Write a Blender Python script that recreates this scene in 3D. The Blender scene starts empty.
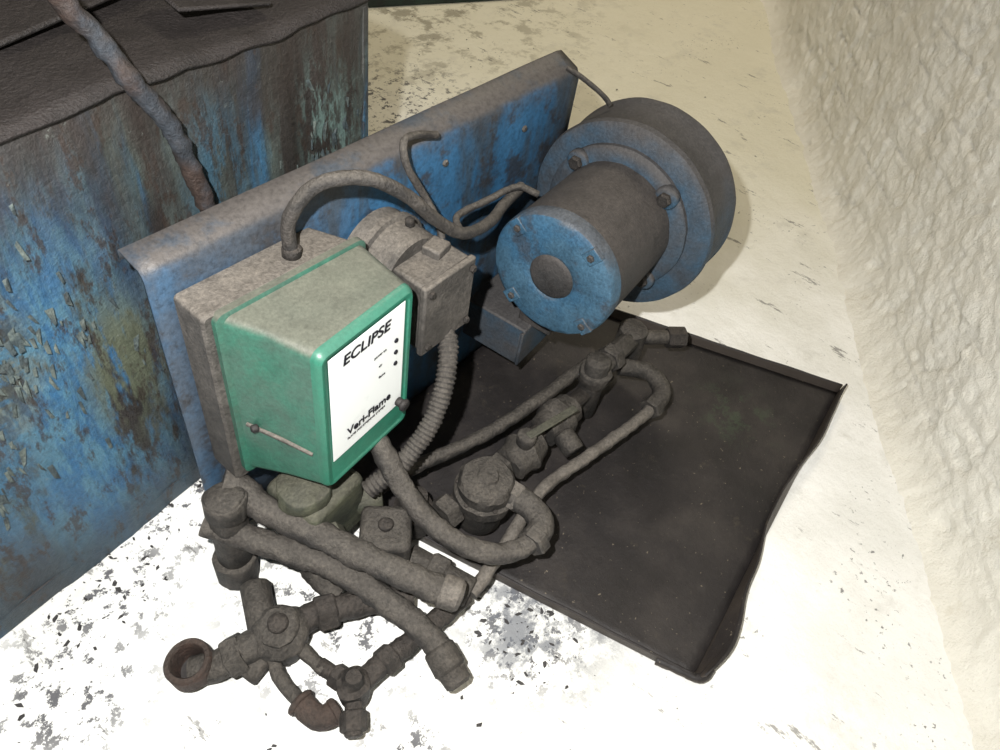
import bpy, bmesh, math, random
from mathutils import Vector, Matrix, noise
random.seed(7)
scn=bpy.context.scene
V=Vector
def srgb(r,g,b):
    f=lambda c:(c/255/12.92) if c/255<=.04045 else ((c/255+.055)/1.055)**2.4
    return (f(r),f(g),f(b),1)
# ---------------- materials
class NT:
    def __init__(s,name):
        s.m=bpy.data.materials.new(name); s.m.use_nodes=True; s.t=s.m.node_tree; s.n=s.t.nodes; s.l=s.t.links
        s.b=s.n['Principled BSDF']; s.tc=s.n.new('ShaderNodeTexCoord')
    def co(s,scale=(1,1,1),loc=(0,0,0)):
        mp=s.n.new('ShaderNodeMapping'); s.l.new(s.tc.outputs['Object'],mp.inputs[0])
        mp.inputs['Scale'].default_value=scale; mp.inputs['Location'].default_value=loc
        return mp.outputs[0]
    def noise(s,scale,detail=6,rough=.6,vec=None,dist=0):
        n=s.n.new('ShaderNodeTexNoise'); n.inputs['Scale'].default_value=scale; n.inputs['Detail'].default_value=min(detail,6)
        n.inputs['Roughness'].default_value=rough; n.inputs['Distortion'].default_value=dist
        s.l.new(vec if vec else s.tc.outputs['Object'],n.inputs['Vector']); return n.outputs['Fac']
    def ramp(s,fac,stops,interp='LINEAR'):
        r=s.n.new('ShaderNodeValToRGB'); e=r.color_ramp.elements; r.color_ramp.interpolation=interp
        e[0].position,e[0].color=stops[0]; e[1].position,e[1].color=stops[-1]
        for p,c in stops[1:-1]:
            x=e.new(p); x.color=c
        s.l.new(fac,r.inputs[0]); return r.outputs[0]
    def thr(s,fac,a,b):
        r=s.n.new('ShaderNodeMapRange'); r.inputs[1].default_value=a; r.inputs[2].default_value=b
        r.interpolation_type='SMOOTHSTEP'; s.l.new(fac,r.inputs[0]); return r.outputs[0]
    def mix(s,fac,a,b,mode='MIX'):
        m=s.n.new('ShaderNodeMix'); m.data_type='RGBA'; m.blend_type=mode
        for sock,v in ((m.inputs[0],fac),(m.inputs[6],a),(m.inputs[7],b)):
            if isinstance(v,(tuple,float,int)): sock.default_value=v
            else: s.l.new(v,sock)
        return m.outputs[2]
    def math(s,op,a,b=0.0):
        m=s.n.new('ShaderNodeMath'); m.operation=op; m.use_clamp=False
        for i,v in enumerate((a,b)):
            if isinstance(v,(float,int)): m.inputs[i].default_value=v
            else: s.l.new(v,m.inputs[i])
        return m.outputs[0]
    def sep(s,vec,i):
        x=s.n.new('ShaderNodeSeparateXYZ'); s.l.new(vec,x.inputs[0]); return x.outputs[i]
    def nz(s):
        g=s.n.new('ShaderNodeNewGeometry'); return s.sep(g.outputs['Normal'],2)
    def blob(s,c,r,stretch=(1,1,1)):
        d=s.n.new('ShaderNodeVectorMath'); d.operation='DISTANCE'
        s.l.new(s.co(stretch),d.inputs[0]); d.inputs[1].default_value=tuple(a*b for a,b in zip(c,stretch))
        return s.thr(d.outputs['Value'],r,r*.2)
    def bump(s,h,strength,dist=.003):
        b=s.n.new('ShaderNodeBump'); b.inputs['Strength'].default_value=strength; b.inputs['Distance'].default_value=dist
        s.l.new(h,b.inputs['Height']); s.l.new(b.outputs[0],s.b.inputs['Normal'])
    def fin(s,col,rough=.8,metal=0.0,spec=.3,tone=1.0):
        if tone!=1.0: col=s.mix(1.0,col,(tone,tone,tone,1),'MULTIPLY')
        s.l.new(col,s.b.inputs['Base Color'])
        if isinstance(rough,float): s.b.inputs['Roughness'].default_value=rough
        else: s.l.new(rough,s.b.inputs['Roughness'])
        s.b.inputs['Metallic'].default_value=metal; s.b.inputs['Specular IOR Level'].default_value=spec
        return s.m
DUST=srgb(94,90,86); DARK=srgb(36,34,33)
def grime(name,c1,c2,dust=DUST,amt=.9,scale=18,dlo=.1,dhi=.8,rough=.68,bs=.5,dark=DARK,dk=.5,spec=.4,metal=0.0,mot=.5,tone=.80):
    t=NT(name)
    c=t.mix(t.thr(t.noise(scale,6,.6),.40,.60),c1,c2)
    c=t.mix(t.math('MULTIPLY',t.thr(t.noise(scale*2.0,6,.68,t.co(loc=(3,1,7))),.50,.66),dk),c,dark)
    d=t.thr(t.math('ADD',t.nz(),t.math('MULTIPLY',t.math('SUBTRACT',t.noise(scale*1.2,6,.62,t.co(loc=(9,4,2))),.5),1.3)),dlo,dhi)
    c=t.mix(t.math('MULTIPLY',d,amt),c,dust)
    fine=t.noise(230,4,.7); mid=t.noise(32,5,.7,t.co(loc=(1,7,3)))
    c=t.mix(mot,c,t.ramp(fine,[(.33,(.42,.41,.40,1)),(.5,(.95,.95,.95,1)),(.68,(1.55,1.53,1.5,1))]),'MULTIPLY')
    c=t.mix(mot,c,t.ramp(mid,[(.32,(.5,.49,.48,1)),(.5,(1,1,1,1)),(.7,(1.3,1.29,1.27,1))]),'MULTIPLY')
    t.bump(t.math('ADD',fine,t.math('MULTIPLY',mid,1.2)),bs,.004)
    return t.fin(c,rough,metal,spec,tone)
def plate_mat():
    t=NT('blue_plate_streaked')
    st=t.noise(1,6,.65,t.co((11,9,2.2)))
    c=t.ramp(st,[(.3,srgb(40,42,46)),(.42,srgb(52,70,86)),(.5,srgb(46,88,122)),(.62,srgb(52,100,138)),(.75,srgb(56,76,90))])
    xm=t.thr(t.sep(t.tc.outputs['Object'],0),.32,.16)
    c=t.mix(t.math('MULTIPLY',xm,t.math('ADD',.45,t.math('MULTIPLY',t.thr(t.noise(9,5,.6,t.co(loc=(4,4,4))),.4,.6),.4))),c,srgb(66,74,84))
    c=t.mix(t.math('MULTIPLY',t.thr(t.noise(14,6,.72),.50,.62),.8),c,srgb(48,46,46))
    zz=t.sep(t.tc.outputs['Object'],2)
    c=t.mix(t.math('MULTIPLY',t.thr(t.math('ADD',zz,t.math('MULTIPLY',t.noise(14,6,.7),.16)),.54,.60),.75),c,srgb(66,66,68))
    fl=t.mix(t.thr(t.noise(10,6,.7,t.co(loc=(0,3,1))),.50,.66),srgb(84,80,78),srgb(64,71,80))
    c=t.mix(t.thr(t.nz(),.3,.8),c,fl)
    fine=t.noise(160,5,.72)
    c=t.mix(.7,c,t.ramp(fine,[(.33,(.5,.5,.5,1)),(.5,(1,1,1,1)),(.7,(1.35,1.35,1.35,1))]),'MULTIPLY')
    t.bump(fine,.35,.003)
    return t.fin(c,.5,0.0,.45,.86)
M={}
M['plate']=plate_mat()
M['bluepaint']=grime('blue_motor_paint',srgb(52,90,118),srgb(62,94,116),dust=srgb(82,84,88),amt=.9,scale=11,dlo=.2,dhi=.85,dk=.75,dark=srgb(58,64,72),bs=.3,rough=.5,mot=.5,tone=.8)
M['motor']=grime('sooty_motor_shell',srgb(68,65,64),srgb(54,54,55),dust=srgb(80,75,72),amt=.8,scale=7,dk=.5,bs=.35,mot=.45,tone=.72)
M['blower']=grime('sooty_blower',srgb(46,76,98),srgb(60,70,80),dust=srgb(74,71,70),amt=.95,scale=6,dlo=-.1,dhi=.5,dk=.6,bs=.35,dark=srgb(54,55,58),mot=.45,tone=.8)
M['dust']=grime('dusty_grey_metal',srgb(92,88,84),srgb(74,71,68),dust=srgb(110,104,97),amt=.9,scale=12,bs=.5,dk=.4,mot=.6,tone=.80)
M['pipe']=grime('sooty_pipe',srgb(66,62,58),srgb(44,42,40),dust=srgb(88,83,77),amt=.75,scale=25,bs=.8,dk=.6,mot=.75,tone=.76)
M['pipedark']=grime('dark_fitting_iron',srgb(52,48,45),srgb(38,35,33),dust=srgb(72,66,61),amt=.7,scale=30,bs=.8,dk=.5,mot=.75,tone=.8)
M['hose']=grime('dusty_conduit',srgb(70,66,63),srgb(52,50,49),dust=srgb(94,89,83),amt=.8,scale=22,bs=.8,dk=.5,mot=.65,tone=.78)
M['rust']=grime('rusty_iron',srgb(70,53,46),srgb(54,42,37),dust=srgb(84,74,67),amt=.5,scale=35,bs=.8,dk=.6)
M['brass']=grime('tarnished_green_metal',srgb(88,90,74),srgb(64,68,58),dust=srgb(96,93,82),amt=.6,scale=20,bs=.6,tone=.74)
M['green']=grime('green_cover_plastic',srgb(50,110,92),srgb(66,98,86),dust=srgb(104,105,95),amt=.95,scale=6,dlo=.3,dhi=.9,dk=.5,dark=srgb(84,92,82),bs=.15,rough=.45,mot=.35,spec=.45,tone=.78)
M['greenedge']=grime('green_cover_edge',srgb(42,120,98),srgb(50,114,94),dust=srgb(76,116,102),amt=.5,scale=9,dk=.15,bs=.08,rough=.4,mot=.2,spec=.5,tone=.82)
M['black']=grime('black_rubber',srgb(36,33,34),srgb(26,24,26),dust=srgb(66,62,60),amt=.5,scale=30,bs=.3)
def tray_mat():
    t=NT('oily_black_tray')
    c=t.ramp(t.noise(7,6,.68),[(.3,srgb(27,25,25)),(.5,srgb(38,35,35)),(.7,srgb(54,50,48))])
    gp=t.math('MULTIPLY',t.blob((.80,-.44,.01),.11),t.thr(t.noise(30,6,.8),.5,.6))
    c=t.mix(t.math('MULTIPLY',gp,.5),c,srgb(56,70,52))
    c=t.mix(t.math('MULTIPLY',t.thr(t.noise(16,6,.75,t.co(loc=(2,5,1))),.6,.7),.5),c,srgb(66,60,52))
    c=t.mix(t.thr(t.noise(150,3,.6),.68,.73),c,srgb(104,96,84))
    side=t.thr(t.nz(),.7,.3); c=t.mix(t.math('MULTIPLY',side,.7),c,srgb(70,63,57))
    t.bump(t.noise(60,6,.75),.5,.004)
    return t.fin(c,t.math('ADD',t.math('MULTIPLY',t.noise(9,5),.35),.36),0.0,.35)
M['tray']=tray_mat()
def tank_mat():
    t=NT('peeling_blue_tank_paint')
    st=t.noise(1,6,.62,t.co((14,9,1.3)),dist=.4)
    c=t.ramp(st,[(.3,srgb(38,35,33)),(.42,srgb(52,50,48)),(.49,srgb(76,86,82)),(.54,srgb(58,78,86)),(.60,srgb(50,96,128)),(.66,srgb(54,64,64)),(.74,srgb(42,45,43))])
    fine=t.noise(1,6,.72,t.co((48,30,14)))
    z=t.sep(t.tc.outputs['Object'],2)
    dk=t.mix(t.thr(t.noise(1,6,.65,t.co((26,20,2.4),(3,3,3))),.42,.6),srgb(42,38,37),srgb(66,72,70))
    c=t.mix(t.thr(t.noise(1,4,.5,t.co((4,5,2),(4,0,2))),.48,.58),c,dk)
    edge=t.noise(1,6,.7,t.co((16,14,4),(1,2,2)))
    b0=t.math('MULTIPLY',t.blob((-.06,.1,.26),.34,(2.0,1,.8)),t.thr(edge,.39,.48))
    c=t.mix(b0,c,t.mix(t.thr(fine,.4,.6),srgb(48,96,134),srgb(76,118,140)))
    b3=t.math('MULTIPLY',t.blob((-.22,.1,.33),.16,(1.2,1,.5)),t.thr(t.noise(22,6,.7),.40,.52))
    c=t.mix(b3,c,srgb(56,100,130))
    b4=t.math('MULTIPLY',t.blob((.0,.1,.30),.12,(1.6,1,.7)),t.thr(t.noise(1,6,.7,t.co((30,20,7),(5,5,5))),.42,.52))
    c=t.mix(b4,c,srgb(86,92,76))
    b1=t.math('MULTIPLY',t.blob((-.13,.1,.41),.11,(1.4,1,.6)),t.thr(t.noise(22,6,.72,t.co(loc=(6,1,1))),.42,.54))
    c=t.mix(b1,c,t.mix(t.thr(fine,.45,.58),srgb(60,62,57),srgb(98,104,96)))
    b2=t.math('MULTIPLY',t.blob((.36,.14,.45),.10,(1.4,1,.35)),t.thr(t.noise(1,6,.75,t.co((60,30,14))),.46,.56))
    c=t.mix(t.math('MULTIPLY',b2,.9),c,srgb(98,120,116))
    b5=t.math('MULTIPLY',t.blob((.18,.12,.47),.12,(1.6,1,.7)),t.thr(t.noise(1,6,.72,t.co((30,20,8),(2,6,1))),.46,.56))
    c=t.mix(t.math('MULTIPLY',b5,.8),c,srgb(56,88,106))
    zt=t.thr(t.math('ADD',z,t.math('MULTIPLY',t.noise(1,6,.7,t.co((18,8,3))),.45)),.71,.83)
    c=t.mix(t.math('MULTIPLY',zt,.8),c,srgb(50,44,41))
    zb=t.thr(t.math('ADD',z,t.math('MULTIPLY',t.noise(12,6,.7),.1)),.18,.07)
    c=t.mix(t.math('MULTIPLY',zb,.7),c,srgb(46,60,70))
    c=t.mix(t.math('MULTIPLY',t.thr(t.noise(1,6,.75,t.co((34,30,12),(8,8,8))),.54,.61),.75),c,srgb(50,41,36))
    c=t.mix(t.math('MULTIPLY',t.thr(t.noise(90,6,.75),.64,.70),.4),c,srgb(120,126,120))
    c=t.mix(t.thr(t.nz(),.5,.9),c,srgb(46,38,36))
    mot=t.noise(120,5,.75); c=t.mix(.5,c,t.ramp(mot,[(.33,(.4,.4,.4,1)),(.5,(1,1,1,1)),(.7,(1.4,1.4,1.4,1))]),'MULTIPLY')
    t.bump(t.math('ADD',t.math('MULTIPLY',fine,.8),t.math('ADD',t.math('MULTIPLY',st,1.2),mot)),.5,.006)
    return t.fin(c,.5,0.0,.45,.88)
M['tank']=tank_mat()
M['tanktop']=grime('soot_crust',srgb(40,35,34),srgb(32,29,28),dust=srgb(50,45,44),amt=.7,scale=8,bs=.8,rough=.6)
M['tankpipe']=grime('rusty_blue_pipe',srgb(52,58,66),srgb(58,46,41),dust=srgb(54,48,45),amt=.8,scale=14,bs=.7)
M['flake']=grime('peeled_paint_flake',srgb(96,106,102),srgb(60,72,76),amt=.2,scale=40)
M['chip']=grime('black_soot_chip',srgb(66,65,67),srgb(44,43,46),amt=.2,scale=60,bs=.2)
M['greenmach']=grime('dark_green_enamel',srgb(30,52,44),srgb(24,36,32),dust=srgb(50,56,50),amt=.4,scale=10,rough=.5)
def floor_mat():
    t=NT('whitewashed_concrete_floor')
    o=t.tc.outputs['Object']
    c=t.mix(t.thr(t.noise(5,6,.6),.35,.7),(.86,.86,.84,1),(.74,.74,.71,1))
    far=t.math('ADD',t.sep(o,0),t.math('MULTIPLY',t.sep(o,1),.5))
    c=t.mix(t.math('MULTIPLY',t.thr(t.math('ADD',far,t.math('MULTIPLY',t.noise(2.5,5),.8)),1.0,2.2),.75),c,(.68,.65,.50,1))
    c=t.mix(t.math('MULTIPLY',t.thr(t.noise(8,6,.7,t.co(loc=(5,5,0))),.54,.7),.35),c,(.46,.45,.40,1))
    dirt=None
    for p,r in (((-.14,.05,0),.17),((.22,-.40,0),.17),((1.1,.72,0),.35),((-.24,-.04,0),.16),((.02,.08,0),.16),((.9,.35,0),.22),((-.02,-.40,0),.10),((.05,-.2,0),.22)):
        b=t.blob(p,r); dirt=b if dirt is None else t.math('MAXIMUM',dirt,b)
    flake=t.thr(t.noise(34,6,.75),.54,.575)
    c=t.mix(t.math('MULTIPLY',t.math('MULTIPLY',dirt,flake),.92),c,(.07,.07,.08,1))
    smear=t.math('MULTIPLY',t.blob((.23,-.41,0),.17),t.thr(t.noise(16,6,.75),.44,.58)); c=t.mix(t.math('MULTIPLY',smear,.85),c,(.14,.15,.17,1))
    fs_=t.math('MULTIPLY',t.blob((1.6,1.3,0),1.0),t.thr(t.noise(9,6,.75,t.co(loc=(7,1,0))),.50,.60)); c=t.mix(t.math('MULTIPLY',fs_,.7),c,(.20,.18,.13,1))
    sp=t.thr(t.noise(95,3,.6),.62,.68)
    cl=t.thr(t.noise(6,5,.65,t.co(loc=(1,8,0))),.50,.62)
    c=t.mix(t.math('MULTIPLY',t.math('MULTIPLY',sp,cl),.8),c,(.10,.10,.10,1))
    scuff=t.thr(t.noise(1,6,.75,t.co((26,7,1),(2,3,0))),.61,.65)
    c=t.mix(t.math('MULTIPLY',scuff,.7),c,(.14,.135,.13,1))
    t.bump(t.math('ADD',t.noise(30,6,.75),t.math('MULTIPLY',t.noise(6,4),2)),.4,.012)
    return t.fin(c,.75,0.0,.25)
def wall_mat():
    t=NT('limewashed_brick_wall')
    c=t.mix(t.thr(t.noise(4,6,.6),.35,.65),(.80,.775,.69,1),(.86,.84,.76,1))
    c=t.mix(t.math('MULTIPLY',t.thr(t.noise(18,6,.8),.56,.68),.4),c,(.60,.55,.43,1))
    c=t.mix(t.math('MULTIPLY',t.thr(t.noise(55,6,.8),.65,.71),.6),c,(.34,.28,.20,1))
    t.bump(t.math('ADD',t.noise(45,6,.82),t.math('MULTIPLY',t.noise(14,6,.8),1.4)),.6,.012)
    return t.fin(c,.7,0.0,.3)
M['floor']=floor_mat(); M['wall']=wall_mat()
def plain(name,col,rough=.5,k=.75):
    t=NT(name); c=t.mix(t.thr(t.noise(30,6,.7),.55,.75),col,tuple(x*k for x in col[:3])+(1,))
    return t.fin(c,rough)
M['label']=plain('white_label_paper',srgb(222,226,226),.4,.85)
M['ink']=plain('black_ink',srgb(22,22,30),.5)
# ---------------- mesh helpers
def empty(name,loc=(0,0,0)):
    e=bpy.data.objects.new(name,None); scn.collection.objects.link(e); e.location=loc; e.empty_display_size=.05
    return e
def add(name,verts,faces,mat,parent=None,smooth=True,bevel=0,seg=2,ang=35,solid=0):
    me=bpy.data.meshes.new(name); me.from_pydata([tuple(v) for v in verts],[],faces); me.validate()
    bm=bmesh.new(); bm.from_mesh(me); bmesh.ops.recalc_face_normals(bm,faces=bm.faces); bm.to_mesh(me); bm.free()
    me.materials.append(M[mat]); ob=bpy.data.objects.new(name,me); scn.collection.objects.link(ob)
    if parent:
        ob.parent=parent; ob.matrix_parent_inverse=Matrix.Translation(parent.location).inverted()
    if solid:
        s=ob.modifiers.new('s','SOLIDIFY'); s.thickness=solid; s.offset=0
    if bevel:
        b=ob.modifiers.new('b','BEVEL'); b.width=bevel; b.segments=seg; b.limit_method='ANGLE'; b.angle_limit=math.radians(40)
    if smooth:
        for p in me.polygons: p.use_smooth=True
        me.set_sharp_from_angle(angle=math.radians(ang)) if hasattr(me,'set_sharp_from_angle') else None
    return ob
def frame(ax):
    z=V(ax).normalized(); h=V((0,0,1)) if abs(z.z)<.9 else V((1,0,0))
    x=h.cross(z).normalized(); y=z.cross(x); return x,y,z
def lathe(name,p,ax,prof,mat,parent=None,seg=40,bevel=0,close=False,jit=0,ang=35):
    x,y,z=frame(ax); p=V(p); vs=[];fs=[]
    for t,r in prof:
        for i in range(seg):
            a=2*math.pi*i/seg; d=x*math.cos(a)+y*math.sin(a); q=p+z*t+d*r
            if jit and r>0: q+=d*jit*(noise.noise(q*45)+.5*noise.noise(q*120))
            vs.append(q)
    n=len(prof)
    for k in range(n-1 if not close else n):
        for i in range(seg):
            j=(i+1)%seg;k2=(k+1)%n; fs.append((k*seg+i,k*seg+j,k2*seg+j,k2*seg+i))
    if not close:
        fs.append(tuple(range(seg))[::-1]); fs.append(tuple((n-1)*seg+i for i in range(seg)))
    return add(name,vs,fs,mat,parent,bevel=bevel,ang=ang)
def cyl(name,a,b,r,mat,parent=None,r2=None,seg=28,ch=.0025,jit=.001):
    a=V(a);b=V(b);L=(b-a).length;r2=r if r2 is None else r2; ch=min(ch,r*.3,L*.3)
    return lathe(name,a,b-a,[(0,r-ch),(ch,r),(L-ch,r2),(L,r2-ch)],mat,parent,seg,jit=jit,ang=50 if seg>8 else 20)
def hexn(name,a,b,r,mat,parent=None): return cyl(name,a,b,r,mat,parent,seg=6,jit=0)
def box(name,c,s,mat,parent=None,rot=0,bevel=.003,tilt=None):
    c=V(c); hx,hy,hz=[q/2 for q in s]; R=Matrix.Rotation(rot,3,'Z')
    if tilt: R=R@Matrix.Rotation(tilt[0],3,'X')@Matrix.Rotation(tilt[1],3,'Y')
    vs=[c+R@V((i*hx,j*hy,k*hz)) for i in(-1,1) for j in(-1,1) for k in(-1,1)]
    fs=[(0,1,3,2),(4,6,7,5),(0,4,5,1),(2,3,7,6),(0,2,6,4),(1,5,7,3)]
    return add(name,vs,fs,mat,parent,bevel=bevel)
def catmull(pts,n=10):
    P=[V(p) for p in pts]; P=[P[0]*2-P[1]]+P+[P[-1]*2-P[-2]]; out=[]
    for i in range(1,len(P)-2):
        a,b,c,d=P[i-1:i+3]
        for k in range(n):
            t=k/n; out.append(.5*((2*b)+(c-a)*t+(2*a-5*b+4*c-d)*t*t+(3*b-a-3*c+d)*t**3))
    out.append(P[-2]); return out
def resample(path,step):
    out=[path[0]];acc=0
    for a,b in zip(path,path[1:]):
        L=(b-a).length
        while acc+L>=step:
            t=(step-acc)/L; a=a.lerp(b,t); out.append(a); L=(b-a).length; acc=0
        acc+=L
    if (out[-1]-path[-1]).length>step*.3: out.append(path[-1])
    return out
def tube(name,pts,r,mat,parent=None,ribs=0,step=.005,seg=20,jit=.0012,n=10,straight=False):
    path=[V(p) for p in pts] if straight else catmull(pts,n)
    path=resample(path,ribs/4 if ribs else step)
    vs=[];fs=[];prev=None
    for i,p in enumerate(path):
        t=(path[min(i+1,len(path)-1)]-path[max(i-1,0)]).normalized()
        if prev is None: x,_,_=frame(t)
        else: x=(prev-t*prev.dot(t)).normalized()
        prev=x;y=t.cross(x)
        rr=r*(1+(.09 if i%4<2 else -.05)) if ribs else r
        for k in range(seg):
            a=2*math.pi*k/seg; d=x*math.cos(a)+y*math.sin(a); q=p+d*rr
            q+=d*jit*(noise.noise(q*60)+.8*noise.noise(q*150)); vs.append(q)
    m=len(path)
    for i in range(m-1):
        for k in range(seg):
            j=(k+1)%seg; fs.append((i*seg+k,i*seg+j,(i+1)*seg+j,(i+1)*seg+k))
    fs.append(tuple(range(seg))[::-1]); fs.append(tuple((m-1)*seg+k for k in range(seg)))
    return add(name,vs,fs,mat,parent,ang=60)
def rrect(x0,x1,z0,z1,r,n=5):
    o=[]
    for cx,cz,a0 in ((x1-r,z1-r,0),(x0+r,z1-r,90),(x0+r,z0+r,180),(x1-r,z0+r,270)):
        for i in range(n+1):
            a=math.radians(a0+90*i/n); o.append((cx+r*math.cos(a),cz+r*math.sin(a)))
    return o
def loft(name,secs,mat,parent,caps=(True,True)):
    vs=[];fs=[];N=None
    for (y0,k,x0,x1,z0,z1,r) in secs:
        L=rrect(x0,x1,z0,z1,r); N=len(L)
        vs+= [V((x,y0+k*(x-.088),z)) for x,z in L]
    for s in range(len(secs)-1):
        for i in range(N):
            j=(i+1)%N; fs.append((s*N+i,s*N+j,(s+1)*N+j,(s+1)*N+i))
    if caps[0]: fs.append(tuple(range(N)))
    if caps[1]: fs.append(tuple((len(secs)-1)*N+i for i in range(N)))
    return add(name,vs,fs,mat,parent,ang=35)
# ---------------- floor & wall
add('floor',[(-2.2,-2.6,0),(6,-2.6,0),(6,5,0),(-2.2,5,0)],[(0,1,2,3)],'floor',smooth=False)
dw=V((.8415,.54,0)); nw=V((-.54,.8415,0)); W0=V((.883,-.778,0))
vs=[];fs=[];S=[];s=-1.7
while s<4.6: S.append(s); s+=.03 if s<-.7 else (.006 if s<1.6 else .013)
H=[];h=0
while h<2.3: H.append(h); h+=.006 if h<.8 else .03
for s in S:
    base=.02*noise.noise(V((s*2.1,0,3)))+.010*noise.noise(V((s*9,0,1)))
    for h in H:
        q=V((s*1.0,h,0)); wob=.008*noise.noise(q*7); wob2=.016*noise.noise(q*6+V((4,4,0)))
        row=(h+wob)/.078; ri=math.floor(row); fr=row-ri
        col=(s+wob2)/.225+(ri%2)*.5; fc=col-math.floor(col); ci=math.floor(col)
        e=min(min(fr,1-fr)*.078,min(fc,1-fc)*.225); e=max(0,min(1,e/.006)); e=e*e*(3-2*e)
        soft=max(0,min(1,.45+2.6*noise.noise(q*3.4+V((0,7,0)))))
        bo=.003*noise.noise(V((ci*3.7,ri*2.3,5)))
        chipn=noise.noise(q*13+V((2,2,2))); pit=-.006*max(0,min(1,(chipn-.34)/.04))
        rg=abs(noise.noise(q*6+V((1,5,2)))); crack=-.003*max(0,1-rg/.02)
        d=base+.006*noise.noise(q*2.2)+.003*noise.noise(q*7)+.004*noise.noise(q*19)+.004*noise.noise(q*42)+.003*noise.noise(q*80)+(.0042*e+bo)*soft+pit+crack-.01*h+.05*math.exp(-h/.03)
        p=W0+dw*s+nw*(d-.004); vs.append((p.x,p.y,h-.002))
nh=len(H)
for i in range(len(S)-1):
    for j in range(nh-1): fs.append((i*nh+j,(i+1)*nh+j,(i+1)*nh+j+1,i*nh+j+1))
add('wall_right',vs,fs,'wall',ang=80)
# ---------------- tank
tk=empty('rusty_storage_tank',(-.2,.5,0))
def ty(x): return .104+.1*x
vs=[];fs=[];nx=150;nz=80;x0,x1=-1.1,.43
for i in range(nx+1):
    x=x0+(x1-x0)*i/nx
    for j in range(nz+1):
        z=.615*j/nz; q=V((x*5,0,z*3))
        pe=max(0,noise.noise(V((x*22,3,z*11)))-.15)
        vs.append((x,ty(x)+.006*noise.noise(q)+.003*noise.noise(q*4)-.006*pe,z))
for i in range(nx):
    for j in range(nz): fs.append((i*(nz+1)+j,(i+1)*(nz+1)+j,(i+1)*(nz+1)+j+1,i*(nz+1)+j+1))
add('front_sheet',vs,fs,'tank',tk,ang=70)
add('body_shell',[(x0,ty(x0)+.012,0),(x1,ty(x1)+.012,0),(x1-.09,1.05,0),(x0,.95,0),(x0,ty(x0)+.012,.612),(x1,ty(x1)+.012,.612),(x1-.09,1.05,.612),(x0,.95,.612)],
    [(0,1,5,4),(1,2,6,5),(2,3,7,6),(3,0,4,7),(4,5,6,7),(0,3,2,1)],'tank',tk,smooth=False)
box('corner_seam',(x1-.004,ty(x1)+.002,.305),(.012,.012,.61),'tank',tk)
vs=[];fs=[];nx=110;ny=40
for i in range(nx+1):
    x=x0+(x1+.006-x0)*i/nx
    for j in range(ny+1):
        f=j/ny; y=ty(x)-.008+f*.85+(.004*noise.noise(V((x*9,2,0)))+.002*noise.noise(V((x*40,2,0))) if j==0 else 0)
        z=.620+.007*noise.noise(V((x*6,y*6,0)))+.006*noise.noise(V((x*20,y*20,0)))-(.004 if j==0 else 0)
        vs.append((x-.09*f*(x-x0)/(x1-x0),y,z))
for i in range(nx):
    for j in range(ny): fs.append((i*(ny+1)+j,(i+1)*(ny+1)+j,(i+1)*(ny+1)+j+1,i*(ny+1)+j+1))
add('top_cover_sheet',vs,fs,'tanktop',tk,ang=70,solid=.004)
box('top_patch_plate',(.10,.30,.640),(.22,.14,.006),'tanktop',tk,rot=.3,tilt=(.04,.0))
box('top_patch_plate_b',(.25,.20,.640),(.11,.07,.005),'tanktop',tk,rot=-.1,tilt=(.05,.12))
box('top_lug',(.06,.42,.645),(.05,.12,.04),'tanktop',tk,rot=.4,bevel=.006)
box('base_skid',((x0+x1)/2,ty(-.3)+.01,.018),(x1-x0,.03,.036),'tank',tk,rot=.0997)
tube('draped_pipe',[(-.20,.55,.635),(-.10,.40,.73),(.0,.20,.80),(.038,.125,.775),(.050,.115,.722),(.060,.112,.697),(.073,.105,.672),(.088,.092,.633),(.113,.092,.584),(.13,.094,.52),(.145,.096,.44),(.16,.096,.33)],.0095,'tankpipe',tk,jit=.003)
vs=[];fs=[]
for i in range(260):
    x=random.choice([random.gauss(-.13,.07),random.gauss(.34,.035),random.gauss(-.2,.05)]); z=random.choice([random.gauss(.42,.05),random.gauss(.36,.08),random.uniform(.2,.56)])
    if not(.03<z<.59 and -.5<x<.42): continue
    s=random.uniform(.0015,.0045); y=ty(x)-.004; w=random.uniform(-.6,.6); k=len(vs)
    for a,b,o in ((-1,.9,0),(1,1.2,0),(.2,0,-.5),(-.9,-.8,-.9),(.7,-1.3,-.8)):
        a+=random.uniform(-.5,.5);b+=random.uniform(-.5,.5)
        vs.append((x+s*(a*.7+w*b),y+o*s*.9,z+s*b*2))
    fs+=[(k,k+1,k+2),(k,k+2,k+3),(k+1,k+4,k+2),(k+3,k+2,k+4)]
add('peeling_flakes',vs,fs,'flake',tk,smooth=False)
# ---------------- mounting plate
pl=empty('steel_mounting_plate',(.36,0,0))
vs=[];fs=[]
prof=[(0,.0),(0,.12),(0,.25),(0,.38),(0,.492),(.002,.500),(.006,.505),(.034,.509),(.038,.505),(.039,.496)]
nx=36
for i in range(nx+1):
    x=.008+.715*i/nx
    for j,(y,z) in enumerate(prof):
        f=i/nx; zz=z-.004*f+(.012*f+.003)*(y/.034)
        w=.002*noise.noise(V((x*6,z*6,1)))
        cut=0
        if i==nx and j>5: cut=-.012*((y-.006)/.033)**3
        vs.append((x+cut,y+w,zz))
m=len(prof)
for i in range(nx):
    for j in range(m-1): fs.append((i*m+j,(i+1)*m+j,(i+1)*m+j+1,i*m+j+1))
add('plate_sheet',vs,fs,'plate',pl,solid=.004,ang=70)
for x,z in ((.43,.46),(.60,.45),(.40,.33)):
    hexn('plate_bolt',(x,-.001,z),(x,-.006,z),.005,'dust',pl)
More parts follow.
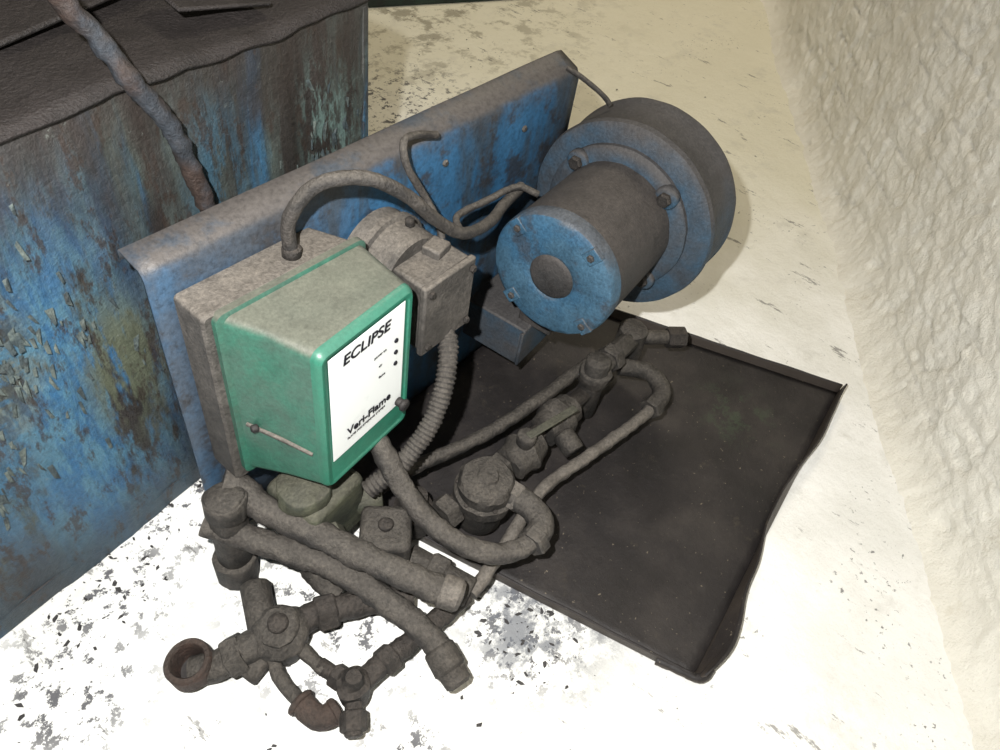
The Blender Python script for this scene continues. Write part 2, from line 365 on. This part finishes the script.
# ---------------- controller
ct=empty('burner_control_box',(.14,-.08,.33))
loft('rear_enclosure',[(-.004,0,.030,.205,.185,.468,.006),(-.046,0,.030,.225,.185,.466,.006),(-.049,0,.033,.222,.188,.463,.005)],'dust',ct)
loft('cover_lip',[(-.047,0,.040,.240,.198,.466,.012),(-.056,0,.040,.240,.198,.466,.012),(-.058,0,.046,.236,.203,.462,.012)],'green',ct)
loft('green_cover',[(-.057,0,.046,.236,.203,.462,.012),
  (-.100,.05,.066,.234,.212,.459,.012),(-.145,.1,.082,.233,.221,.456,.012)],'green',ct)
loft('cover_face_rim',[(-.145,.1,.082,.233,.221,.456,.012),(-.149,.1,.083,.233,.221,.456,.012),(-.154,.1,.084,.232,.223,.454,.012),(-.157,.1,.087,.229,.226,.451,.010),(-.157,.1,.091,.225,.230,.447,.008),(-.1555,.1,.093,.223,.232,.445,.007)],'greenedge',ct)
def fp(s,z,o=0):
    x=.093+s*.13/.1306; return V((x,-.1555+.1*(x-.088),z))+V((.0995,-.995,0))*o
def quad(name,s0,s1,z0,z1,o,mat,par):
    return add(name,[fp(s0,z0,o),fp(s1,z0,o),fp(s1,z1,o),fp(s0,z1,o)],[(0,1,2,3)],mat,par,smooth=False,solid=.0006)
quad('label_plate',.003,.124,.270,.443,.0012,'label',ct)
tube('cover_ledge',[(.049,-.064,.30),(.066,-.104,.292),(.080,-.140,.285)],.0030,'dust',ct,jit=0)
cyl('ledge_hole',(.046,-.075,.302),(.054,-.078,.301),.005,'black',ct)  # black stub standing in for the dark hole beside the ledge
def text(name,body,s,z,size,sx=1.0,bold=0,o=.0024,shear=0):
    cu=bpy.data.curves.new(name,'FONT'); cu.body=body; cu.size=size; cu.extrude=.0002; cu.offset=bold; cu.shear=shear; cu.materials.append(M['ink'])
    ob=bpy.data.objects.new(name,cu); scn.collection.objects.link(ob)
    ex=V((.995,.0995,0)); ez=V((0,0,1)); n=ex.cross(ez); p=fp(s,z,o)
    ob.matrix_world=Matrix(((ex.x*sx,ez.x,n.x,p.x),(ex.y*sx,ez.y,n.y,p.y),(ex.z*sx,ez.z,n.z,p.z),(0,0,0,1)))
    ob.parent=ct; ob.matrix_parent_inverse=Matrix.Translation(ct.location).inverted()
text('label_heading','ECLIPSE',.022,.420,.0205,1.08,.0003,shear=.15)
text('label_title','Veri-Flame',.026,.298,.0175,1.0,.0003)
text('label_subtitle','FLAME MONITORING SYSTEM',.026,.290,.0050)
for i,a in enumerate(('power on','air','flame')):
    z=.392-.019*i
    text('led_caption',a,.080 if i else .072,z-.002,.0052)
    cyl('led_dot',fp(.110,z,.001),fp(.110,z,.0030),.0032,'ink',ct,jit=0)
cyl('reset_button_stem',fp(.118,.277,0),fp(.118,.277,.010),.006,'black',ct,jit=0)
cyl('reset_button_cap',fp(.118,.277,.009),fp(.118,.277,.016),.0085,'black',ct,jit=0)
# ---------------- ignition transformer
tr=empty('ignition_transformer',(.3,-.06,.37))
lathe('round_housing',(.300,-.005,.385),(0.05,-1,.0),[(0,.060),(.020,.060),(.022,.064),(.030,.064),(.032,.058),(.062,.056),(.068,.050),(.068,.03),(.072,.028)],'dust',tr,jit=.001)
cyl('housing_screw',(.318,-.05,.440),(.318,-.05,.452),.006,'pipedark',tr)
box('coil_box',(.312,-.092,.362),(.088,.060,.108),'dust',tr,rot=.03,bevel=.004)
box('coil_cover',(.312,-.124,.362),(.094,.010,.114),'dust',tr,rot=.03,bevel=.003)
box('top_terminal',(.330,-.085,.421),(.030,.026,.014),'dust',tr,rot=.2)
for x in (.276,.350):
    for z in (.318,.406): hexn('cover_bolt',(x,-.128,z),(x,-.134,z),.0055,'pipedark',tr)
cyl('conduit_collar',(.325,-.10,.325),(.325,-.104,.292),.017,'pipedark',tr)
# ---------------- motor + blower
mb=empty('blower_motor',(.6,-.16,.34))
ax=V((.995,.0995,0)).normalized(); P0=V((.477,-.170,.344))
lathe('motor_end_bell',P0,ax,[(.004,.033),(.002,.036),(.0,.040),(0,.086),(.003,.093),(.008,.096),(.026,.096),(.028,.0945)],'bluepaint',mb,seg=72,jit=.0006)
lathe('motor_end_cap',P0+ax*.003,ax,[(-.004,.028),(-.002,.033),(.002,.036),(.02,.036)],'motor',mb,seg=48,jit=.001)
lathe('motor_shell',P0+ax*.027,ax,[(0,.0945),(.08,.0945),(.16,.0945),(.162,.097),(.172,.097),(.176,.092)],'motor',mb,seg=96,jit=.0012)
u_,v_,_=frame(ax)
for a in (40,128,218,310):
    d=u_*math.cos(math.radians(a))+v_*math.sin(math.radians(a)); c=P0+d*.082
    hexn('end_bell_bolt',c+ax*.001,c-ax*.006,.0055,'motor',mb)
    add('end_bell_lug',[c+d*x+d.cross(ax)*y+ax*z for x,y,z in ((-.011,-.010,-.002),(.013,-.010,-.002),(.013,.010,-.002),(-.011,.010,-.002),(-.011,-.010,.01),(.013,-.010,.01),(.013,.010,.01),(-.011,.010,.01))],[(0,1,2,3),(4,5,6,7),(0,1,5,4),(1,2,6,5),(2,3,7,6),(3,0,4,7)],'bluepaint',mb,bevel=.0015)
B0=P0+ax*.195
lathe('mounting_boss',B0-ax*.012,ax,[(0,.098),(.002,.112),(.006,.117),(.026,.119)],'blower',mb,seg=64,jit=.001)
vs=[];fs=[];seg=96
prof=[(0,.70),(0,.93),(.004,.985),(.012,1.0),(.016,.985),(.082,.985),(.086,1.0),(.096,1.0),(.100,.97),(.100,.6)]
for t,k in prof:
    for i in range(seg):
        a=2*math.pi*i/seg; r=(.147+.012*((i/seg+.1)%1.0))*k if k>.9 else .15*k
        d=u_*math.cos(a)+v_*math.sin(a); q=B0+ax*t+d*r; vs.append(q+d*.001*noise.noise(q*30))
for k in range(len(prof)-1):
    for i in range(seg):
        j=(i+1)%seg; fs.append((k*seg+i,k*seg+j,(k+1)*seg+j,(k+1)*seg+i))
fs.append(tuple(range(seg))[::-1]); fs.append(tuple((len(prof)-1)*seg+i for i in range(seg)))
add('blower_scroll',vs,fs,'blower',mb,ang=40)
for a in (-48,42,132,222):
    d=u_*math.cos(math.radians(a))+v_*math.sin(math.radians(a)); c=B0+d*.104
    cyl('boss_bolt_pad',c-ax*.018,c-ax*.004,.018,'blower',mb); hexn('boss_bolt',c-ax*.028,c-ax*.017,.011,'pipedark',mb)
box('discharge_duct',(.700,-.058,.24),(.09,.10,.10),'blower',mb,rot=.1)
box('motor_support_bracket',(.575,-.064,.175),(.13,.115,.012),'blower',mb,rot=.1)
box('support_web',(.575,-.119,.140),(.13,.006,.075),'blower',mb,rot=.1)
box('support_cheek',(.513,-.066,.140),(.006,.112,.080),'blower',mb,rot=.1)
box('support_saddle',(.580,-.124,.215),(.09,.06,.075),'motor',mb,rot=.1)
tube('stay_rod',[(.694,.004,.512),(.702,-.02,.505),(.712,-.055,.490),(.718,-.07,.477)],.004,'pipe',mb,jit=.0004)
# ---------------- drip tray
ty_=empty('sheet_metal_drip_tray',(.6,-.35,0))
A=V((.316,-.622,.004));B=V((1.000,-.560,.004));Cc=V((.79,-.006,.004));D=V((.158,-.006,.004))
vs=[];fs=[];n=40
for i in range(n+1):
    for j in range(n+1):
        s=i/n;t=j/n; p=(A.lerp(B,s)).lerp(D.lerp(Cc,s),t)
        vs.append((p.x,p.y,.007+.003*noise.noise(V((p.x*6,p.y*6,0)))))
for i in range(n):
    for j in range(n): fs.append((i*(n+1)+j,(i+1)*(n+1)+j,(i+1)*(n+1)+j+1,i*(n+1)+j+1))
add('tray_bottom',vs,fs,'tray',ty_,solid=.003,ang=60)
def lip(name,a,b,out,h,fn):
    vs=[];fs=[];n=60;m=6
    for i in range(n+1):
        s=i/n;p=a.lerp(b,s)
        for j in range(m+1):
            f=j/m; o,dz=fn(s,f); vs.append(p+out*o+V((0,0,.002+h*f+dz)))
    for i in range(n):
        for j in range(m): fs.append((i*(m+1)+j,(i+1)*(m+1)+j,(i+1)*(m+1)+j+1,i*(m+1)+j+1))
    add(name,vs,fs,'tray',ty_,solid=.003,ang=70)
lip('near_lip',A,B,V((.08,-1,0)),.032,lambda s,f:(f*(.004+.018*math.exp(-((s-.12)/.12)**2)-.018*math.exp(-((s-.5)/.13)**2)+.008*noise.noise(V((s*7,0,0)))),.003*noise.noise(V((s*9,4,0)))*f-.010*f*math.exp(-((s-.48)/.1)**2)))
lip('left_lip',D,A,V((-.97,-.24,0)),.022,lambda s,f:(f*(.003+.004*noise.noise(V((s*6,1,0)))),.002*noise.noise(V((s*9,1,0)))*f))
lip('far_lip',B,Cc,V((.93,.36,0)),.022,lambda s,f:(f*.004,.002*noise.noise(V((s*9,2,0)))*f))
tube('curled_corner',[(.298,-.570,.018),(.308,-.606,.020),(.318,-.630,.020),(.340,-.634,.020)],.0065,'tray',ty_)
# ---------------- wiring tubes
wt=empty('pilot_tubing',(.3,-.05,.5))
tube('looped_tube',[(.158,-.030,.460),(.156,-.030,.509),(.172,-.040,.544),(.195,-.055,.560),(.231,-.075,.556),(.273,-.088,.523),(.315,-.095,.476),(.365,-.098,.434),(.442,-.080,.404),(.49,-.064,.400),(.548,-.050,.398)],.0078,'hose',wt,jit=.0006)
tube('upright_tube',[(.345,-.080,.425),(.349,-.070,.439),(.354,-.045,.456),(.331,-.030,.506),(.335,-.018,.533),(.36,-.012,.530),(.40,-.010,.515)],.0048,'hose',wt,jit=.0006)
tube('branch_tube',[(.375,-.085,.424),(.403,-.055,.418),(.466,-.052,.412),(.524,-.058,.412),(.55,-.08,.40)],.0048,'hose',wt,jit=.0006)
cyl('tube_ferrule',(.157,-.030,.466),(.157,-.030,.480),.0105,'pipedark',wt)
# ---------------- conduits
cd=empty('flexible_metal_conduit',(.2,-.2,.2))
tube('transformer_conduit',[(.325,-.103,.312),(.319,-.128,.30),(.287,-.157,.27),(.249,-.172,.228),(.200,-.172,.185),(.150,-.155,.150)],.0125,'hose',cd,ribs=.0065)
c2=empty('flexible_metal_conduit',(.25,-.3,.12))
tube('sheathed_hose',[(.178,-.110,.235),(.181,-.142,.214),(.177,-.190,.172),(.178,-.237,.142),(.191,-.289,.122),(.221,-.332,.112),(.259,-.352,.110),(.290,-.348,.110)],.0145,'hose',c2,jit=.0022)
tube('end_elbow',[(.270,-.354,.110),(.296,-.348,.110),(.309,-.325,.110),(.308,-.295,.110),(.303,-.262,.106)],.0185,'hose',c2,jit=.002)
hexn('elbow_nut',(.262,-.355,.110),(.282,-.354,.110),.022,'hose',c2); hexn('elbow_nut_b',(.3085,-.300,.110),(.307,-.278,.108),.022,'dust',c2)
c3=empty('rubber_gas_hose',(.08,-.2,.12))
tube('hose_body',[(.020,-.030,.175),(.031,-.045,.168),(.039,-.086,.152),(.062,-.143,.140),(.086,-.210,.130),(.116,-.288,.120),(.139,-.335,.112)],.0185,'hose',c3,jit=.0028)
lathe('hose_end_cap',(.128,-.312,.116),(.023,-.05,-.008),[(0,.0195),(.004,.022),(.024,.022),(.029,.018),(.031,.008)],'dust',c3,jit=.002)
c4=empty('rubber_gas_hose',(.05,-.25,.1))
tube('hose_body',[(-.018,-.035,.125),(-.004,-.062,.120),(.023,-.109,.110),(.054,-.169,.100),(.074,-.232,.090),(.086,-.303,.080),(.088,-.358,.066),(.078,-.395,.054)],.0172,'hose',c4,jit=.0028)
lathe('hose_end_ferrule',(.088,-.350,.067),(-.012,-.052,-.012),[(0,.019),(.003,.0215),(.030,.0215),(.034,.018),(.050,.0175),(.054,.012)],'pipe',c4,jit=.0015)
# ---------------- gas pipework (one connected train)
gm=empty('gas_valve_train',(.2,-.2,.05)); gv=gm; vt=gm
cyl('riser_pipe',(-.004,-.062,.02),(.006,-.055,.185),.0235,'pipe',gm,jit=.003)
cyl('riser_collar',(-.006,-.064,.008),(-.004,-.062,.055),.028,'pipe',gm,jit=.003); cyl('riser_top_collar',(.004,-.056,.150),(.006,-.055,.182),.0265,'pipe',gm,jit=.003)
lathe('open_union_ring',(-.124,-.136,.018),(-.12,.08,1),[(0,.016),(0,.024),(.006,.029),(.030,.029),(.033,.027),(.033,.022),(.030,.020),(.008,.017)],'rust',gm,close=True,jit=.001)
lathe('union_core',(-.124,-.136,.012),(-.12,.08,1),[(0,.015),(.010,.018)],'black',gm)
tube('union_body',[(-.128,-.138,.020),(-.105,-.155,.028),(-.078,-.167,.040),(-.045,-.180,.048)],.020,'pipe',gm,jit=.002)
hexn('union_nut',(-.092,-.161,.034),(-.072,-.170,.041),.027,'pipe',gm)
lathe('valve_body',(-.030,-.187,.010),(0,0,1),[(0,.020),(.008,.032),(.045,.038),(.052,.034),(.058,.026),(.064,.026),(.068,.021)],'pipe',gm,jit=.004)
cyl('valve_stem',(-.030,-.187,.074),(-.030,-.187,.085),.013,'pipedark',gm)
cyl('valve_port_back',(-.045,-.175,.045),(-.010,-.110,.045),.020,'pipe',gm,jit=.003)
tube('header_pipe',[(-.02,-.19,.045),(.020,-.200,.045),(.07,-.230,.045),(.125,-.270,.045)],.018,'pipedark',gm,jit=.002)
hexn('header_nut',(.018,-.199,.045),(.042,-.212,.045),.025,'pipedark',gm)
tube('front_header',[(.175,-.322,.045),(.113,-.318,.045),(.060,-.311,.045),(.0,-.305,.045)],.014,'pipedark',gm,jit=.002)
hexn('front_nut',(.085,-.315,.045),(.110,-.318,.045),.021,'pipedark',gm); hexn('front_nut_b',(.030,-.308,.045),(.052,-.310,.045),.019,'pipedark',gm)
lathe('cross_fitting',(-.012,-.304,.022),(0,0,1),[(0,.016),(.004,.021),(.040,.021),(.044,.014),(.056,.009),(.060,.009)],'pipedark',gm,jit=.003)
cyl('cross_arm',(-.012,-.304,.045),(-.050,-.345,.038),.011,'pipedark',gm); hexn('cross_arm_nut',(-.030,-.323,.042),(-.046,-.341,.039),.017,'pipedark',gm)
cyl('cross_arm_b',(-.012,-.304,.045),(-.022,-.250,.045),.010,'pipedark',gm); hexn('cross_arm_b_nut',(-.014,-.290,.045),(-.017,-.272,.045),.016,'pipedark',gm)
tube('link_tube',[(-.026,-.200,.050),(-.024,-.230,.046),(-.022,-.262,.045)],.009,'pipe',gm)
tube('side_tube',[(-.052,-.200,.038),(-.062,-.222,.034),(-.064,-.252,.030),(-.064,-.280,.030)],.009,'pipe',gm)
tube('rusty_elbow',[(-.064,-.262,.030),(-.064,-.282,.030),(-.058,-.298,.028),(-.040,-.305,.028)],.015,'rust',gm)
cyl('elbow_rim',(-.064,-.262,.030),(-.064,-.270,.030),.018,'rust',gm); cyl('elbow_rim_b',(-.048,-.304,.028),(-.038,-.306,.028),.018,'rust',gm)
cyl('foot_port',(-.090,-.19,.022),(-.06,-.187,.030),.016,'pipe',gm)
box('valve_block',(.105,-.105,.115),(.095,.090,.110),'brass',gv,rot=.1,bevel=.010)
cyl('block_bonnet',(.082,-.112,.165),(.082,-.112,.192),.034,'brass',gv,jit=.003)
cyl('block_port',(.150,-.130,.10),(.180,-.150,.10),.022,'brass',gv); hexn('block_plug',(.085,-.150,.120),(.080,-.166,.120),.020,'brass',gv)
tube('block_drop',[(.055,-.10,.13),(.048,-.13,.10),(.050,-.16,.06),(.055,-.20,.045)],.014,'pipe',gv,jit=.002)
box('solenoid_coil',(.136,-.205,.105),(.068,.068,.060),'pipe',gv,rot=.75,bevel=.009)
cyl('solenoid_tube',(.136,-.205,.015),(.136,-.205,.08),.030,'pipedark',gv,jit=.003)
cyl('solenoid_nut',(.136,-.205,.134),(.136,-.205,.143),.010,'pipedark',gv)
cyl('outlet_nipple',(.150,-.235,.070),(.175,-.330,.062),.021,'pipe',gv,jit=.003); hexn('outlet_nut',(.158,-.265,.067),(.165,-.290,.065),.028,'pipe',gv)
lathe('inlet_strainer',(.205,-.190,.035),(.0,.0,1),[(0,.022),(.004,.028),(.05,.028),(.056,.022),(.075,.020),(.078,.014)],'pipedark',gv,jit=.003)
tube('long_pipe',[(.150,-.135,.10),(.256,-.153,.10),(.372,-.185,.10),(.50,-.200,.10),(.577,-.205,.10),(.65,-.212,.10)],.0105,'pipe',vt,jit=.0016)
lathe('regulator_cap',(.288,-.250,.020),(.02,0,1),[(0,.026),(.01,.033),(.060,.036),(.066,.044),(.084,.0455),(.088,.041),(.106,.041),(.114,.036),(.117,.016),(.121,.013)],'pipe',vt,jit=.003)
for a in range(6):
    q=V((.290+.041*math.cos(a*1.047),-.250+.041*math.sin(a*1.047),.106)); cyl('cap_screw',q,q+V((0,0,.004)),.0038,'pipedark',vt)
cyl('main_run',(.235,-.225,.075),(.640,-.236,.075),.015,'pipedark',vt,jit=.002)
hexn('run_nut',(.225,-.225,.075),(.250,-.226,.075),.026,'pipe',vt); hexn('run_nut_b',(.336,-.232,.078),(.356,-.232,.078),.027,'pipe',vt)
lathe('cock_body',(.395,-.240,.080),(1,0,0),[(-.035,.020),(-.03,.027),(-.012,.029),(0,.035),(.012,.029),(.030,.027),(.035,.020)],'pipe',vt,jit=.004)
cyl('cock_stem',(.395,-.240,.10),(.395,-.240,.128),.015,'pipe',vt)
box('cock_lever',(.442,-.252,.128),(.100,.013,.004),'brass',vt,rot=-.18,bevel=.0015)
lathe('union_coupling',(.480,-.236,.078),(1,0,0),[(-.03,.018),(-.028,.026),(-.006,.029),(.0,.035),(.018,.035),(.024,.028),(.045,.026),(.048,.018)],'pipe',vt,jit=.003)
cyl('union_boss',(.468,-.262,.085),(.460,-.296,.075),.018,'pipe',vt)
cyl('tee_riser',(.585,-.236,.020),(.585,-.236,.150),.021,'pipe',vt,jit=.003); cyl('tee_collar',(.585,-.236,.100),(.585,-.236,.125),.027,'pipe',vt,jit=.003)
cyl('tee_arm',(.585,-.236,.120),(.700,-.232,.115),.017,'pipe',vt,jit=.003); hexn('tee_arm_nut',(.622,-.235,.118),(.645,-.234,.118),.025,'pipe',vt)
lathe('end_tee',(.712,-.228,.07),(0,0,1),[(0,.018),(.004,.026),(.060,.026),(.064,.018)],'pipe',vt,jit=.003)
cyl('plug_nipple',(.712,-.228,.110),(.785,-.290,.106),.013,'pipe',vt); hexn('plug_head',(.764,-.272,.107),(.790,-.295,.106),.020,'pipedark',vt)
tube('return_pipe',[(.175,-.332,.058),(.26,-.320,.070),(.361,-.303,.080),(.469,-.318,.080),(.589,-.334,.080),(.640,-.335,.080)],.0098,'dust',vt,jit=.0016)
tube('return_elbow',[(.625,-.335,.080),(.662,-.333,.080),(.684,-.315,.080),(.690,-.285,.082),(.66,-.245,.085)],.0155,'pipe',vt,jit=.0016)
hexn('return_nut',(.618,-.335,.080),(.640,-.335,.080),.020,'pipe',vt)
# ---------------- far machine
fm=empty('green_machine_base',(1.7,1.35,0))
box('skid_plate',(1.80,1.28,.03),(.72,.42,.06),'greenmach',fm,rot=-.42,bevel=.006)
box('machine_housing',(1.83,1.33,.26),(.60,.32,.40),'greenmach',fm,rot=-.42,bevel=.012)
for i in (-1,1): hexn('anchor_bolt',(1.72+.2*i,1.15-.09*i,.06),(1.72+.2*i,1.15-.09*i,.075),.014,'dust',fm)
# ---------------- debris
db=empty('floor_paint_chips',(0,0,0))
vs=[];fs=[]
def chip(x,y,s):
    k=len(vs);n=random.randint(4,6);a0=random.random()*6;an=random.random()*3
    for i in range(n):
        a=a0+6.283*i/n; r=s*random.uniform(.5,1.1); dx=r*math.cos(a);dy=r*math.sin(a)*.5
        vs.append((x+dx*math.cos(an)-dy*math.sin(an),y+dx*math.sin(an)+dy*math.cos(an),.0008+random.random()*.0012))
    fs.append(tuple(range(k,k+n)))
for cx,cy,sx,sy,n in ((-.14,.045,.06,.025,80),(.22,-.41,.045,.045,130),(-.22,.0,.05,.03,30),(.03,-.43,.1,.05,24),(.9,.4,.4,.3,26),(1.2,.9,.3,.25,40),(.02,.09,.10,.02,30),(-.1,-.25,.1,.1,20)):
    for i in range(n): chip(random.gauss(cx,sx),random.gauss(cy,sy),random.choice([.0008,.001,.0015,.002,.003,.005,.007]) if cx<.8 else random.uniform(.002,.006))
add('chips',vs,fs,'chip',db,smooth=False)
# ---------------- light & camera
C=V((-.2257,-.5565,1.0));Rr=V((.6388,-.758,.132));U=V((.5107,.5462,.664));F=V((.5755,.3568,-.7359))
L=bpy.data.lights.new('camera_flash','AREA'); L.energy=25; L.size=.02; L.color=(1,.985,.955); L.shape='DISK'
lo=bpy.data.objects.new('camera_flash',L); scn.collection.objects.link(lo)
lo.location=C+U*.08-Rr*.08-F*.05; lo.rotation_euler=(F).to_track_quat('-Z','Y').to_euler()
L2=bpy.data.lights.new('warm_fill','AREA'); L2.energy=42; L2.size=.8; L2.color=(1,.88,.68)  # added fill light, stands for warm ambient over the far floor
l2=bpy.data.objects.new('warm_fill',L2); scn.collection.objects.link(l2); l2.location=(2.4,1.0,3.0); l2.rotation_euler=(0,-.1,0)
w=bpy.data.worlds.new('w'); scn.world=w; w.use_nodes=True
w.node_tree.nodes['Background'].inputs[0].default_value=(1,.88,.68,1); w.node_tree.nodes['Background'].inputs[1].default_value=.11
cam=bpy.data.objects.new('camera',bpy.data.cameras.new('camera'));scn.collection.objects.link(cam)
cam.matrix_world=Matrix(((Rr.x,U.x,-F.x,C.x),(Rr.y,U.y,-F.y,C.y),(Rr.z,U.z,-F.z,C.z),(0,0,0,1)))
cam.data.lens=26.64; cam.data.clip_start=.01; scn.camera=cam
scn.view_settings.view_transform='Standard'
